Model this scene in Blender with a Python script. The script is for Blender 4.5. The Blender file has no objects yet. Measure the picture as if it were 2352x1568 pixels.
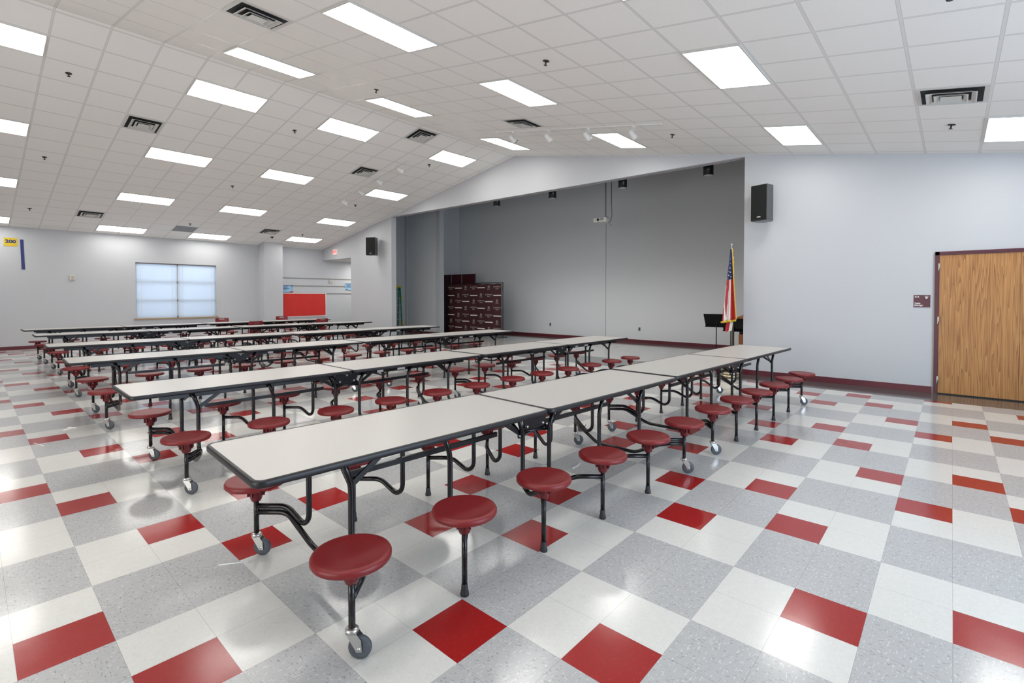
import bpy, bmesh, math, random
from mathutils import Vector, Matrix
random.seed(7)
PI = math.pi
scene = bpy.context.scene
COL = scene.collection

# ------------------------------------------------------------------ materials
def nt(name):
    m = bpy.data.materials.new(name); m.use_nodes = True
    t = m.node_tree; return m, t, t.nodes['Principled BSDF']

def mat(name, col, rough=0.5, metal=0.0, emit=None, estr=0.0, coat=0.0, bump=0.0, bscale=200.0, var=0.0, vscale=3.0, spec=0.5, trans=0.0, alpha=1.0):
    m, t, b = nt(name)
    b.inputs['Base Color'].default_value = (*col, 1)
    b.inputs['Roughness'].default_value = rough
    b.inputs['Metallic'].default_value = metal
    b.inputs['Specular IOR Level'].default_value = spec
    b.inputs['Coat Weight'].default_value = coat
    b.inputs['Coat Roughness'].default_value = 0.08
    b.inputs['Transmission Weight'].default_value = trans
    b.inputs['Alpha'].default_value = alpha
    if emit:
        b.inputs['Emission Color'].default_value = (*emit, 1)
        b.inputs['Emission Strength'].default_value = estr
    geo = t.nodes.new('ShaderNodeNewGeometry')
    if var > 0:
        n = t.nodes.new('ShaderNodeTexNoise'); n.inputs['Scale'].default_value = vscale; n.inputs['Detail'].default_value = 4
        t.links.new(geo.outputs['Position'], n.inputs['Vector'])
        mx = t.nodes.new('ShaderNodeMix'); mx.data_type = 'RGBA'
        mx.inputs[6].default_value = (*[c * (1 - var) for c in col], 1)
        mx.inputs[7].default_value = (*[min(1, c * (1 + var)) for c in col], 1)
        t.links.new(n.outputs['Fac'], mx.inputs[0]); t.links.new(mx.outputs[2], b.inputs['Base Color'])
    if bump > 0:
        n = t.nodes.new('ShaderNodeTexNoise'); n.inputs['Scale'].default_value = bscale
        t.links.new(geo.outputs['Position'], n.inputs['Vector'])
        bp = t.nodes.new('ShaderNodeBump'); bp.inputs['Strength'].default_value = bump; bp.inputs['Distance'].default_value = 0.002
        t.links.new(n.outputs['Fac'], bp.inputs['Height']); t.links.new(bp.outputs['Normal'], b.inputs['Normal'])
    return m

def math_node(t, op, a, b=None, c=None):
    n = t.nodes.new('ShaderNodeMath'); n.operation = op
    for i, v in enumerate((a, b, c)):
        if v is None: continue
        if isinstance(v, (int, float)): n.inputs[i].default_value = v
        else: t.links.new(v, n.inputs[i])
    return n.outputs[0]

def grid_line(t, coord, origin, pitch, half):
    """1 near a grid line, 0 inside a tile"""
    u = math_node(t, 'DIVIDE', math_node(t, 'SUBTRACT', coord, origin), pitch)
    fr = math_node(t, 'FRACT', u)
    d = math_node(t, 'MINIMUM', fr, math_node(t, 'SUBTRACT', 1.0, fr))
    return math_node(t, 'LESS_THAN', d, half / pitch)

def vct(name, base, light, dark, amount=0.12, rough=0.13):
    """waxed vinyl composition tile: flecks plus tile joints every foot"""
    m, t, b = nt(name)
    geo = t.nodes.new('ShaderNodeNewGeometry')
    sep = t.nodes.new('ShaderNodeSeparateXYZ'); t.links.new(geo.outputs['Position'], sep.inputs[0])
    T = 0.3048
    lx = grid_line(t, sep.outputs[0], 0.0, T, 0.0009); ly = grid_line(t, sep.outputs[1], 0.0, T, 0.0009)
    line = math_node(t, 'MAXIMUM', lx, ly)
    def flecks(scale, rot, lo):
        mp = t.nodes.new('ShaderNodeMapping'); mp.inputs['Scale'].default_value = scale; mp.inputs['Rotation'].default_value = (0, 0, rot)
        t.links.new(geo.outputs['Position'], mp.inputs[0])
        n = t.nodes.new('ShaderNodeTexNoise'); n.inputs['Scale'].default_value = 1.0; n.inputs['Detail'].default_value = 1.5
        t.links.new(mp.outputs[0], n.inputs['Vector'])
        r = t.nodes.new('ShaderNodeMapRange'); r.inputs[1].default_value = lo; r.inputs[2].default_value = lo + 0.05
        t.links.new(n.outputs['Fac'], r.inputs[0]); return r.outputs[0]
    f1 = flecks((38, 125, 60), 0.5, 0.615); f2 = flecks((120, 40, 60), 0.3, 0.62)
    big = t.nodes.new('ShaderNodeTexNoise'); big.inputs['Scale'].default_value = 25
    t.links.new(geo.outputs['Position'], big.inputs['Vector'])
    def mix(fac, a, bb):
        mx = t.nodes.new('ShaderNodeMix'); mx.data_type = 'RGBA'
        if isinstance(fac, float): mx.inputs[0].default_value = fac
        else: t.links.new(fac, mx.inputs[0])
        for i, v in ((6, a), (7, bb)):
            if isinstance(v, tuple): mx.inputs[i].default_value = (*v, 1)
            else: t.links.new(v, mx.inputs[i])
        return mx.outputs[2]
    c0 = mix(big.outputs['Fac'], tuple(x * 0.96 for x in base), tuple(min(1, x * 1.04) for x in base))
    c1 = mix(math_node(t, 'MULTIPLY', f1, amount * 5), c0, light)
    c2 = mix(math_node(t, 'MULTIPLY', f2, amount * 5), c1, dark)
    c3 = mix(math_node(t, 'MULTIPLY', line, 0.55), c2, tuple(x * 0.35 for x in base))
    t.links.new(c3, b.inputs['Base Color'])
    b.inputs['Roughness'].default_value = rough
    b.inputs['Specular IOR Level'].default_value = 0.5
    wn = t.nodes.new('ShaderNodeTexNoise'); wn.inputs['Scale'].default_value = 2.2; wn.inputs['Detail'].default_value = 3
    t.links.new(geo.outputs['Position'], wn.inputs['Vector'])
    fine = t.nodes.new('ShaderNodeTexNoise'); fine.inputs['Scale'].default_value = 45
    t.links.new(geo.outputs['Position'], fine.inputs['Vector'])
    h = math_node(t, 'ADD', wn.outputs['Fac'], math_node(t, 'MULTIPLY', fine.outputs['Fac'], 0.03))
    bp = t.nodes.new('ShaderNodeBump'); bp.inputs['Strength'].default_value = 0.35; bp.inputs['Distance'].default_value = 0.006
    t.links.new(h, bp.inputs['Height']); t.links.new(bp.outputs['Normal'], b.inputs['Normal'])
    rr = t.nodes.new('ShaderNodeMapRange'); rr.inputs[3].default_value = rough * 0.7; rr.inputs[4].default_value = rough * 1.6
    t.links.new(wn.outputs['Fac'], rr.inputs[0]); t.links.new(rr.outputs[0], b.inputs['Roughness'])
    return m

def ceiling_mat(name, yorigin, ypitch):
    m, t, b = nt(name)
    geo = t.nodes.new('ShaderNodeNewGeometry')
    sep = t.nodes.new('ShaderNodeSeparateXYZ'); t.links.new(geo.outputs['Position'], sep.inputs[0])
    l = math_node(t, 'MAXIMUM', grid_line(t, sep.outputs[0], 1.05, 0.61, 0.011), grid_line(t, sep.outputs[1], yorigin, ypitch, 0.011))
    e = math_node(t, 'MAXIMUM', grid_line(t, sep.outputs[0], 1.05, 0.61, 0.015), grid_line(t, sep.outputs[1], yorigin, ypitch, 0.015))
    n = t.nodes.new('ShaderNodeTexNoise'); n.inputs['Scale'].default_value = 90; n.inputs['Detail'].default_value = 5
    t.links.new(geo.outputs['Position'], n.inputs['Vector'])
    mx = t.nodes.new('ShaderNodeMix'); mx.data_type = 'RGBA'
    mx.inputs[6].default_value = (0.86, 0.85, 0.82, 1); mx.inputs[7].default_value = (0.92, 0.91, 0.88, 1)
    t.links.new(n.outputs['Fac'], mx.inputs[0])
    m2 = t.nodes.new('ShaderNodeMix'); m2.data_type = 'RGBA'; m2.inputs[7].default_value = (0.62, 0.61, 0.59, 1)
    t.links.new(e, m2.inputs[0]); t.links.new(mx.outputs[2], m2.inputs[6])
    m3 = t.nodes.new('ShaderNodeMix'); m3.data_type = 'RGBA'; m3.inputs[7].default_value = (0.74, 0.73, 0.70, 1)
    t.links.new(l, m3.inputs[0]); t.links.new(m2.outputs[2], m3.inputs[6])
    t.links.new(m3.outputs[2], b.inputs['Base Color'])
    r = t.nodes.new('ShaderNodeMapRange'); r.inputs[3].default_value = 0.9; r.inputs[4].default_value = 0.35
    t.links.new(l, r.inputs[0]); t.links.new(r.outputs[0], b.inputs['Roughness'])
    return m

def oak_mat(name):
    m, t, b = nt(name)
    geo = t.nodes.new('ShaderNodeNewGeometry')
    mp = t.nodes.new('ShaderNodeMapping'); mp.inputs['Scale'].default_value = (1.0, 6.5, 0.20)
    t.links.new(geo.outputs['Position'], mp.inputs[0])
    n = t.nodes.new('ShaderNodeTexNoise'); n.inputs['Scale'].default_value = 1.6; n.inputs['Detail'].default_value = 2
    t.links.new(mp.outputs[0], n.inputs['Vector'])
    w = math_node(t, 'FRACT', math_node(t, 'MULTIPLY', n.outputs['Fac'], 13.0))
    mp2 = t.nodes.new('ShaderNodeMapping'); mp2.inputs['Scale'].default_value = (1, 140, 4)
    t.links.new(geo.outputs['Position'], mp2.inputs[0])
    n2 = t.nodes.new('ShaderNodeTexNoise'); n2.inputs['Scale'].default_value = 1.0; n2.inputs['Detail'].default_value = 5
    t.links.new(mp2.outputs[0], n2.inputs['Vector'])
    f = math_node(t, 'ADD', math_node(t, 'MULTIPLY', w, 0.5), math_node(t, 'MULTIPLY', n2.outputs['Fac'], 0.7))
    cr = t.nodes.new('ShaderNodeValToRGB')
    cr.color_ramp.elements[0].position = 0.25; cr.color_ramp.elements[0].color = (0.52, 0.27, 0.085, 1)
    cr.color_ramp.elements[1].position = 0.95; cr.color_ramp.elements[1].color = (0.22, 0.085, 0.022, 1)
    e = cr.color_ramp.elements.new(0.6); e.color = (0.43, 0.20, 0.065, 1)
    t.links.new(f, cr.inputs[0]); t.links.new(cr.outputs[0], b.inputs['Base Color'])
    b.inputs['Roughness'].default_value = 0.35
    return m

M = {}
M['wall'] = mat('wall_paint', (0.54, 0.555, 0.58), 0.62, bump=0.12, bscale=160)
M['wall_warm'] = M['wall']
M['stage_wall'] = mat('stage_wall_brightened', (0.66, 0.68, 0.70), 0.7, bump=0.1, bscale=160)  # same paint as the room, lightened to stand in for more stage light
M['ceil_l'] = ceiling_mat('ceiling_tile_left', 7.58, 0.62)
M['ceil_r'] = ceiling_mat('ceiling_tile_right', 7.52, 0.62)
M['ceil_plain'] = mat('white_soffit', (0.72, 0.70, 0.64), 0.9)
M['dark_ceil'] = mat('dark_stage_ceiling', (0.10, 0.10, 0.11), 0.9)
M['maroon_base'] = mat('maroon_rubber_base', (0.115, 0.018, 0.028), 0.4)
M['maroon_paint'] = mat('maroon_metal_paint', (0.085, 0.014, 0.028), 0.35)
M['t_white'] = vct('white_vinyl_tile', (0.70, 0.70, 0.67), (0.80, 0.79, 0.76), (0.60, 0.60, 0.58), 0.10)
M['t_grey'] = vct('grey_vinyl_tile', (0.47, 0.475, 0.48), (0.70, 0.70, 0.69), (0.24, 0.24, 0.24), 0.13)
M['t_red'] = vct('red_vinyl_tile', (0.34, 0.016, 0.016), (0.42, 0.06, 0.05), (0.25, 0.01, 0.01), 0.05)
M['t_dark'] = vct('charcoal_vinyl_tile', (0.085, 0.082, 0.08), (0.25, 0.25, 0.25), (0.06, 0.06, 0.06), 0.10, 0.10)
M['t_stage'] = vct('stage_vinyl_tile', (0.40, 0.41, 0.40), (0.5, 0.5, 0.5), (0.3, 0.3, 0.3), 0.06, 0.10)
M['laminate'] = mat('grey_laminate', (0.54, 0.52, 0.495), 0.30, var=0.03, vscale=60)
M['edge'] = mat('black_vinyl_edge', (0.008, 0.008, 0.011), 0.42, bump=0.3, bscale=300)
M['black'] = mat('black_powder_coat', (0.006, 0.006, 0.008), 0.26, coat=0.08, spec=0.4)
M['seat'] = mat('maroon_seat_plastic', (0.185, 0.009, 0.011), 0.42, bump=0.15, bscale=500)
M['seat_socket'] = mat('maroon_seat_socket', (0.13, 0.008, 0.012), 0.35)
M['rubber'] = mat('black_rubber', (0.018, 0.018, 0.022), 0.55)
M['tyre'] = mat('grey_tyre_rubber', (0.075, 0.085, 0.10), 0.5)
M['zinc'] = mat('bright_zinc_steel', (0.62, 0.62, 0.60), 0.28, metal=0.9)
M['sticker'] = mat('white_sticker', (0.75, 0.75, 0.75), 0.5)
M['white'] = mat('white_enamel', (0.74, 0.74, 0.72), 0.4)
M['white_frame'] = mat('light_frame_white', (0.6, 0.6, 0.58), 0.4)
M['emit'] = mat('lit_acrylic_diffuser', (0.9, 0.9, 0.9), 0.4, emit=(1.0, 0.975, 0.93), estr=11.0)
M['vent_dark'] = mat('vent_dark_inside', (0.01, 0.011, 0.012), 0.8)
M['vent_white'] = mat('vent_white_metal', (0.62, 0.62, 0.59), 0.4)
M['grey_panel'] = mat('grey_perforated_panel', (0.27, 0.28, 0.29), 0.7)
M['brass_dark'] = mat('dark_sprinkler_metal', (0.08, 0.07, 0.06), 0.4, metal=0.7)
M['spk'] = mat('black_speaker_grille', (0.012, 0.013, 0.013), 0.6, bump=0.2, bscale=900, spec=0.2)
M['spk_side'] = mat('dark_speaker_cabinet', (0.05, 0.055, 0.058), 0.3, coat=0.4)
M['oak'] = oak_mat('oak_veneer')
M['paper_red'] = mat('red_butcher_paper', (0.62, 0.025, 0.018), 0.6, var=0.12, vscale=4, bump=0.5, bscale=14)
M['paper_white'] = mat('white_border_paper', (0.75, 0.70, 0.68), 0.6)
M['poster_blue'] = mat('light_blue_poster', (0.30, 0.53, 0.74), 0.5, var=0.25, vscale=5)
M['ink_navy'] = mat('navy_ink', (0.02, 0.03, 0.12), 0.5)
M['ink_red'] = mat('red_ink', (0.45, 0.02, 0.04), 0.5)
M['ink_white'] = mat('white_ink', (0.80, 0.78, 0.78), 0.5)
M['ink_dim'] = mat('faded_white_ink', (0.42, 0.36, 0.36), 0.5)
M['rail'] = mat('taupe_tack_rail', (0.24, 0.23, 0.21), 0.5)
M['yellow'] = mat('yellow_sign', (0.66, 0.47, 0.01), 0.5)
M['blue_tape'] = mat('blue_banner', (0.025, 0.03, 0.16), 0.5)
M['beige'] = mat('beige_plastic', (0.66, 0.62, 0.55), 0.4)
M['exit_white'] = mat('exit_sign_face', (0.8, 0.72, 0.70), 0.4, emit=(1, 0.75, 0.72), estr=0.25)
M['exit_red'] = mat('exit_letter_red', (0.8, 0.03, 0.05), 0.4, emit=(1, 0.05, 0.06), estr=0.7)
M['sill'] = mat('tan_wood_sill', (0.36, 0.24, 0.13), 0.5)
M['ladder_green'] = mat('green_fibreglass', (0.005, 0.22, 0.11), 0.35)
M['ladder_yellow'] = mat('yellow_ladder_cap', (0.65, 0.55, 0.02), 0.4)
M['dark_red'] = mat('maroon_panel_laminate', (0.045, 0.003, 0.008), 0.45)
M['panel_edge'] = mat('grey_panel_edge', (0.25, 0.22, 0.22), 0.5)
M['banner'] = mat('maroon_banner_fabric', (0.052, 0.014, 0.016), 0.42, var=0.25, vscale=2)
M['projector'] = mat('grey_projector_plastic', (0.55, 0.55, 0.52), 0.5)
M['gold'] = mat('gold_fringe', (0.62, 0.40, 0.03), 0.45, bump=0.8, bscale=300)
M['flag_red'] = mat('flag_red_cloth', (0.42, 0.012, 0.02), 0.55)
M['flag_white'] = mat('flag_white_cloth', (0.72, 0.69, 0.66), 0.55)
M['flag_blue'] = mat('flag_blue_cloth', (0.018, 0.022, 0.10), 0.55)
M['flag_dark'] = mat('dark_flag_cloth', (0.03, 0.02, 0.03), 0.55)
M['pole_wood'] = mat('dark_wood_pole', (0.06, 0.05, 0.03), 0.35)
M['brass'] = mat('brushed_brass_base', (0.60, 0.52, 0.34), 0.3, metal=0.9)
M['lectern'] = mat('orange_brown_wood', (0.36, 0.12, 0.035), 0.4, var=0.2, vscale=6)
M['straw'] = mat('white_paper_straw', (0.85, 0.85, 0.83), 0.5)
M['clear'] = mat('clear_plastic', (0.9, 0.92, 0.92), 0.08, trans=0.9)
def pane_mat():
    m, t, b = nt('window_glass'); out = [n for n in t.nodes if n.type == 'OUTPUT_MATERIAL'][0]
    b.inputs['Base Color'].default_value = (.9, .95, 1, 1); b.inputs['Roughness'].default_value = 0.03
    tr = t.nodes.new('ShaderNodeBsdfTransparent'); tr.inputs[0].default_value = (.93, .97, 1, 1)
    mx = t.nodes.new('ShaderNodeMixShader'); mx.inputs[0].default_value = 0.08
    t.links.new(tr.outputs[0], mx.inputs[1]); t.links.new(b.outputs[0], mx.inputs[2]); t.links.new(mx.outputs[0], out.inputs[0])
    return m
M['glass'] = pane_mat()
M['hinge'] = mat('satin_steel', (0.5, 0.5, 0.48), 0.35, metal=0.9)
M['outlet'] = mat('steel_outlet_plate', (0.35, 0.35, 0.34), 0.35, metal=0.6)
M['chair'] = mat('maroon_chair_plastic', (0.20, 0.012, 0.02), 0.38, bump=0.2, bscale=400)

def blind_mat():
    m, t, b = nt('white_blind_slats')
    out = [n for n in t.nodes if n.type == 'OUTPUT_MATERIAL'][0]
    b.inputs['Base Color'].default_value = (0.72, 0.74, 0.76, 1); b.inputs['Roughness'].default_value = 0.45
    tr = t.nodes.new('ShaderNodeBsdfTranslucent'); tr.inputs[0].default_value = (0.74, 0.82, 0.92, 1)
    mx = t.nodes.new('ShaderNodeMixShader'); mx.inputs[0].default_value = 0.6
    t.links.new(b.outputs[0], mx.inputs[1]); t.links.new(tr.outputs[0], mx.inputs[2]); t.links.new(mx.outputs[0], out.inputs[0])
    return m
M['blind'] = blind_mat()

# ------------------------------------------------------------------ geometry helpers
def BM(): return bmesh.new()

def box(bm, x0, x1, y0, y1, z0, z1, mi=0, mtx=None):
    vs = [bm.verts.new(Vector(p)) for p in ((x0,y0,z0),(x1,y0,z0),(x1,y1,z0),(x0,y1,z0),(x0,y0,z1),(x1,y0,z1),(x1,y1,z1),(x0,y1,z1))]
    if mtx:
        for v in vs: v.co = mtx @ v.co
    for f in ((3,2,1,0),(4,5,6,7),(0,1,5,4),(1,2,6,5),(2,3,7,6),(3,0,4,7)):
        fc = bm.faces.new([vs[i] for i in f]); fc.material_index = mi
    return vs

def prism(bm, pts, axis, a, b, mi=0):
    """extrude 2-D polygon pts along axis (0,1,2) from a to b"""
    def mk(p, t):
        if axis == 0: return (t, p[0], p[1])
        if axis == 1: return (p[0], t, p[1])
        return (p[0], p[1], t)
    A = [bm.verts.new(mk(p, a)) for p in pts]; B = [bm.verts.new(mk(p, b)) for p in pts]
    n = len(pts)
    fs = [bm.faces.new(A), bm.faces.new(B[::-1])]
    for i in range(n): fs.append(bm.faces.new((A[i], B[i], B[(i+1) % n], A[(i+1) % n])))
    for f in fs: f.material_index = mi
    return fs

def fillet(pts, r, n=4):
    pts = [Vector(p) for p in pts]; out = [pts[0]]
    for i in range(1, len(pts)-1):
        a, p, b = pts[i-1], pts[i], pts[i+1]
        u = (a-p); v = (b-p); ru = min(r, u.length*0.48); rv = min(r, v.length*0.48); q = min(ru, rv)
        s = p + u.normalized()*q; e = p + v.normalized()*q
        for k in range(n+1):
            t = k/n; out.append(s*(1-t)**2 + p*2*t*(1-t) + e*t*t)
    out.append(pts[-1]); return out

def tube(bm, pts, r, seg=10, mi=0, cap=True, radii=None):
    pts = [Vector(p) for p in pts]; rings = []
    prev = None
    for i, p in enumerate(pts):
        if i == 0: d = pts[1]-pts[0]
        elif i == len(pts)-1: d = pts[-1]-pts[-2]
        else: d = (pts[i+1]-p).normalized() + (p-pts[i-1]).normalized()
        d.normalize()
        if prev is None:
            up = Vector((0,0,1)) if abs(d.z) < 0.9 else Vector((1,0,0))
            x = d.cross(up).normalized()
        else:
            x = (prev - d*prev.dot(d)).normalized()
        prev = x; y = d.cross(x)
        rr = radii[i] if radii else r
        rings.append([bm.verts.new(p + (x*math.cos(2*PI*k/seg) + y*math.sin(2*PI*k/seg))*rr) for k in range(seg)])
    for a, b in zip(rings, rings[1:]):
        for k in range(seg):
            f = bm.faces.new((a[k], a[(k+1)%seg], b[(k+1)%seg], b[k])); f.material_index = mi; f.smooth = True
    if cap:
        f = bm.faces.new(rings[0][::-1]); f.material_index = mi
        f = bm.faces.new(rings[-1]); f.material_index = mi

def lathe(bm, prof, c=(0,0,0), seg=24, mi=0, axis='Z', smooth=True, mtx=None):
    rings = []
    for r, h in prof:
        ring = []
        for k in range(seg):
            a = 2*PI*k/seg
            if axis == 'Z': v = Vector((r*math.cos(a), r*math.sin(a), h))
            elif axis == 'X': v = Vector((h, r*math.cos(a), r*math.sin(a)))
            else: v = Vector((r*math.sin(a), h, r*math.cos(a)))
            v = v + Vector(c)
            if mtx: v = mtx @ v
            ring.append(bm.verts.new(v))
        rings.append(ring)
    for a, b in zip(rings, rings[1:]):
        for k in range(seg):
            f = bm.faces.new((a[k], a[(k+1)%seg], b[(k+1)%seg], b[k])); f.material_index = mi; f.smooth = smooth
    f = bm.faces.new(rings[0][::-1]); f.material_index = mi; f = bm.faces.new(rings[-1]); f.material_index = mi

def obj(name, bm, mats, parent=None, label=None, bevel=0.0):
    me = bpy.data.meshes.new(name); bmesh.ops.recalc_face_normals(bm, faces=bm.faces); bm.to_mesh(me); bm.free()
    o = bpy.data.objects.new(name, me); COL.objects.link(o)
    for m in (mats if isinstance(mats, (list, tuple)) else [mats]): me.materials.append(m)
    if parent: o.parent = parent
    if label: o['label'] = label
    if bevel > 0:
        md = o.modifiers.new('bevel', 'BEVEL'); md.width = bevel; md.segments = 2; md.limit_method = 'ANGLE'; md.angle_limit = 0.7
    return o

def tag(o, label, cat, group=None):
    o['label'] = label; o['category'] = cat
    if group: o['group'] = group
    return o

def thing(name, label, cat, loc=(0,0,0), rotz=0.0, group=None, rot=None):
    o = bpy.data.objects.new(name, None); o.empty_display_size = 0.1; COL.objects.link(o)
    o.location = loc; o.rotation_euler = rot if rot else (0, 0, rotz)
    return tag(o, label, cat, group)

def struct(name, bm, mats, parent=None):
    o = obj(name, bm, mats, parent)
    if parent is None: o['kind'] = 'structure'
    return o

def text(name, s, size, loc, rot, m, parent, ext=0.001, bold=0.0, align='CENTER', sx=1.0):
    cu = bpy.data.curves.new(name, 'FONT'); cu.body = s; cu.size = size; cu.extrude = ext; cu.align_x = align; cu.align_y = 'CENTER'
    cu.offset = bold; cu.resolution_u = 3
    tmp = bpy.data.objects.new(name, cu); COL.objects.link(tmp)
    bpy.context.view_layer.update()
    me = bpy.data.meshes.new_from_object(tmp.evaluated_get(bpy.context.evaluated_depsgraph_get()))
    bpy.data.objects.remove(tmp); bpy.data.curves.remove(cu)
    me.materials.clear(); me.materials.append(m); me.name = name
    o = bpy.data.objects.new(name, me); COL.objects.link(o)
    o.parent = parent; o.location = loc; o.rotation_euler = rot; o.scale = (sx, 1, 1)
    return o

def copy_tree(o, parent=None):
    c = o.copy(); COL.objects.link(c)
    if parent: c.parent = parent
    for ch in o.children: copy_tree(ch, c)
    return c

# ------------------------------------------------------------------ room numbers (metres)
T = 0.3048
XW = 8.52           # stage wall
YL = 18.45          # far left wall
YB, XB = -6.6, -8.0 # walls behind / right of the camera
YR, ZR, SL, SR = 7.5, 5.39, -0.171, 0.186
def cz(Y): return ZR + (SL if Y > YR else SR) * (Y - YR)
XS = 13.28          # back wall of the stage
XBAND = 7.75

# ------------------------------------------------------------------ floor
def is_red(a, b):
    i, j = a // 2, b // 2; la, lb = a % 2, b % 2
    if j % 2 == 0:
        w = ((1, 0) if j % 4 == 2 else (0, 1)) if i % 4 == 1 else ((0, 1) if j % 4 == 2 else (1, 0))
    else:
        w = ((0, 0) if j % 4 == 3 else (1, 1)) if i % 4 == 0 else ((1, 1) if j % 4 == 3 else (0, 0))
    return (la, lb) == w
bm = BM()
a0, a1 = math.floor(XB/T), math.ceil(XBAND/T); b0, b1 = math.floor(YB/T), math.ceil(YL/T)
cache = {}
def V(x, y):
    k = (round(x, 4), round(y, 4))
    if k not in cache: cache[k] = bm.verts.new((x, y, 0))
    return cache[k]
for a in range(a0, a1):
    for b in range(b0, b1):
        xa, xb = max(a*T, XB), min((a+1)*T, XBAND); ya, yb = max(b*T, YB), min((b+1)*T, YL)
        if xb - xa < 1e-4 or yb - ya < 1e-4: continue
        f = bm.faces.new((V(xa, ya), V(xb, ya), V(xb, yb), V(xa, yb)))
        white = ((a//2) + (b//2)) % 2 != 0
        f.material_index = (2 if is_red(a, b) else 0) if white else 1
def quad(x0, x1, y0, y1, mi):
    f = bm.faces.new([bm.verts.new(p) for p in ((x0,y0,0),(x1,y0,0),(x1,y1,0),(x0,y1,0))]); f.material_index = mi
quad(XBAND, 9.0, YB, YL, 3); quad(9.0, 12.55, -1.2, YL, 4); quad(12.55, XS+0.1, -1.2, YL, 3)
struct('floor', bm, [M['t_white'], M['t_grey'], M['t_red'], M['t_dark'], M['t_stage']])

# ------------------------------------------------------------------ ceiling (gable)
bm = BM(); th = 0.12
prism(bm, [(YR, cz(YR)), (YL+0.1, cz(YL+0.1)), (YL+0.1, cz(YL+0.1)+th), (YR, cz(YR)+th)], 0, XB, XW+0.1)
struct('ceiling', bm, M['ceil_l'])
bm = BM()
prism(bm, [(YB-0.1, cz(YB-0.1)), (YR, cz(YR)), (YR, cz(YR)+th), (YB-0.1, cz(YB-0.1)+th)], 0, XB, XW+0.1)
struct('ceiling', bm, M['ceil_r'])

# ------------------------------------------------------------------ walls
Y_OPR, Y_OPL, Z_OP = 1.53, 13.38, 4.27
Y_AL, Z_AL = 16.13, 3.06
bm = BM(); W2 = XW + 0.2
def zop(Y): return 4.24 + (Y-1.53)*.0101
def wallpoly(y0, y1, z0, z1=None):
    pts = [(y0, z0), (y1, z0 if z1 is None else z1), (y1, cz(y1)+0.05)]
    if y0 < YR < y1: pts.append((YR, cz(YR)+0.05))
    pts.append((y0, cz(y0)+0.05)); prism(bm, pts, 0, XW, W2)
wallpoly(YB, Y_OPR, 0); wallpoly(Y_OPR, Y_OPL, zop(Y_OPR), zop(Y_OPL)); wallpoly(Y_OPL, Y_AL, 0); wallpoly(Y_AL, YL, Z_AL)
struct('wall_stage_side', bm, M['wall'])
# metal corner bead along the proscenium edge and curtain track
bm = BM(); za, zb_ = zop(Y_OPR), zop(Y_OPL)
prism(bm, [(Y_OPR, za-.012), (Y_OPL, zb_-.012), (Y_OPL, zb_), (Y_OPR, za)], 0, XW+.085, XW+.1)
prism(bm, [(Y_OPR, za-.005), (Y_OPL, zb_-.005), (Y_OPL, zb_-.0005), (Y_OPR, za-.0005)], 0, W2-.02, W2)
struct('trim_1', bm, M['panel_edge'])
# far left wall with the window opening
WX0, WX1, WZ0, WZ1 = 2.10, 4.475, 0.80, 2.655
bm = BM(); t0, t1 = YL, YL+0.22
for (x0, x1, z0, z1) in ((XB, WX0, 0, cz(YL)+.03), (WX1, 12.6, 0, cz(YL)+.03), (WX0, WX1, 0, WZ0), (WX0, WX1, WZ1, cz(YL)+.03)):
    box(bm, x0, x1, t0, t1, z0, z1)
struct('wall_left', bm, M['wall'])
bm = BM(); box(bm, 5.93, 6.63, 17.9, YL, 0, cz(17.9)+.03); struct('wall_column', bm, M['wall'])
bm = BM(); prism(bm, [(YB, 0), (YL, 0), (YL, cz(YL)), (YR, cz(YR)), (YB, cz(YB))], 0, XB-0.1, XB); struct('wall_behind_camera', bm, M['wall'])
bm = BM(); box(bm, XB, XW, YB-0.1, YB, 0, cz(YB)+.05); struct('wall_right', bm, M['wall'])
# corridor beyond the far opening
bm = BM(); box(bm, W2, 12.6, Y_AL, YL, Z_AL, Z_AL+0.1); struct('ceiling_corridor', bm, M['ceil_plain'])
bm = BM(); box(bm, W2, XS+.15, Y_AL-0.15, Y_AL, 0, 6.1); struct('wall_corridor', bm, M['wall'])
bm = BM(); box(bm, 12.5, 12.6, Y_AL, YL, 0, Z_AL); struct('wall_corridor_end', bm, M['wall'])
# stage
bm = BM(); box(bm, XS, XS+0.15, -1.3, Y_AL-.15, 0, 6.1); struct('wall_stage_back', bm, M['stage_wall'])
bm = BM(); box(bm, 11.15, XS, 15.07, 15.2, 0, 6.0); struct('wall_stage_left', bm, M['stage_wall'])
bm = BM(); box(bm, W2, XS, -1.3, -1.2, 0, 6.1); struct('wall_stage_right', bm, M['stage_wall'])
bm = BM(); box(bm, W2+.001, W2+.08, -1.2, Y_AL-.15, 4.40, 6.0); struct('wall_stage_leak_stop', bm, M['stage_wall'])  # unseen slab added to keep sky light from leaking in above the gable
bm = BM(); box(bm, 11.0, 11.15, 13.72, 15.98, 0, 6.0); struct('wall_stage_wing', bm, M['stage_wall'])
bm = BM()
box(bm, 10.96, 11.18, 13.66, 13.86, 0, 6.0); box(bm, 10.96, 11.18, 15.83, 15.98, 0, 6.0)
struct('trim_2', bm, M['wall'])
bm = BM(); box(bm, W2, XS+.15, -1.3, Y_AL-.15, 6.0, 6.1); struct('ceiling_stage', bm, M['dark_ceil'])
bm = BM(); box(bm, XS-0.004, XS+0.002, 7.475, 7.49, 0.1, 6.0); struct('trim_3', bm, M['panel_edge'])

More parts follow.
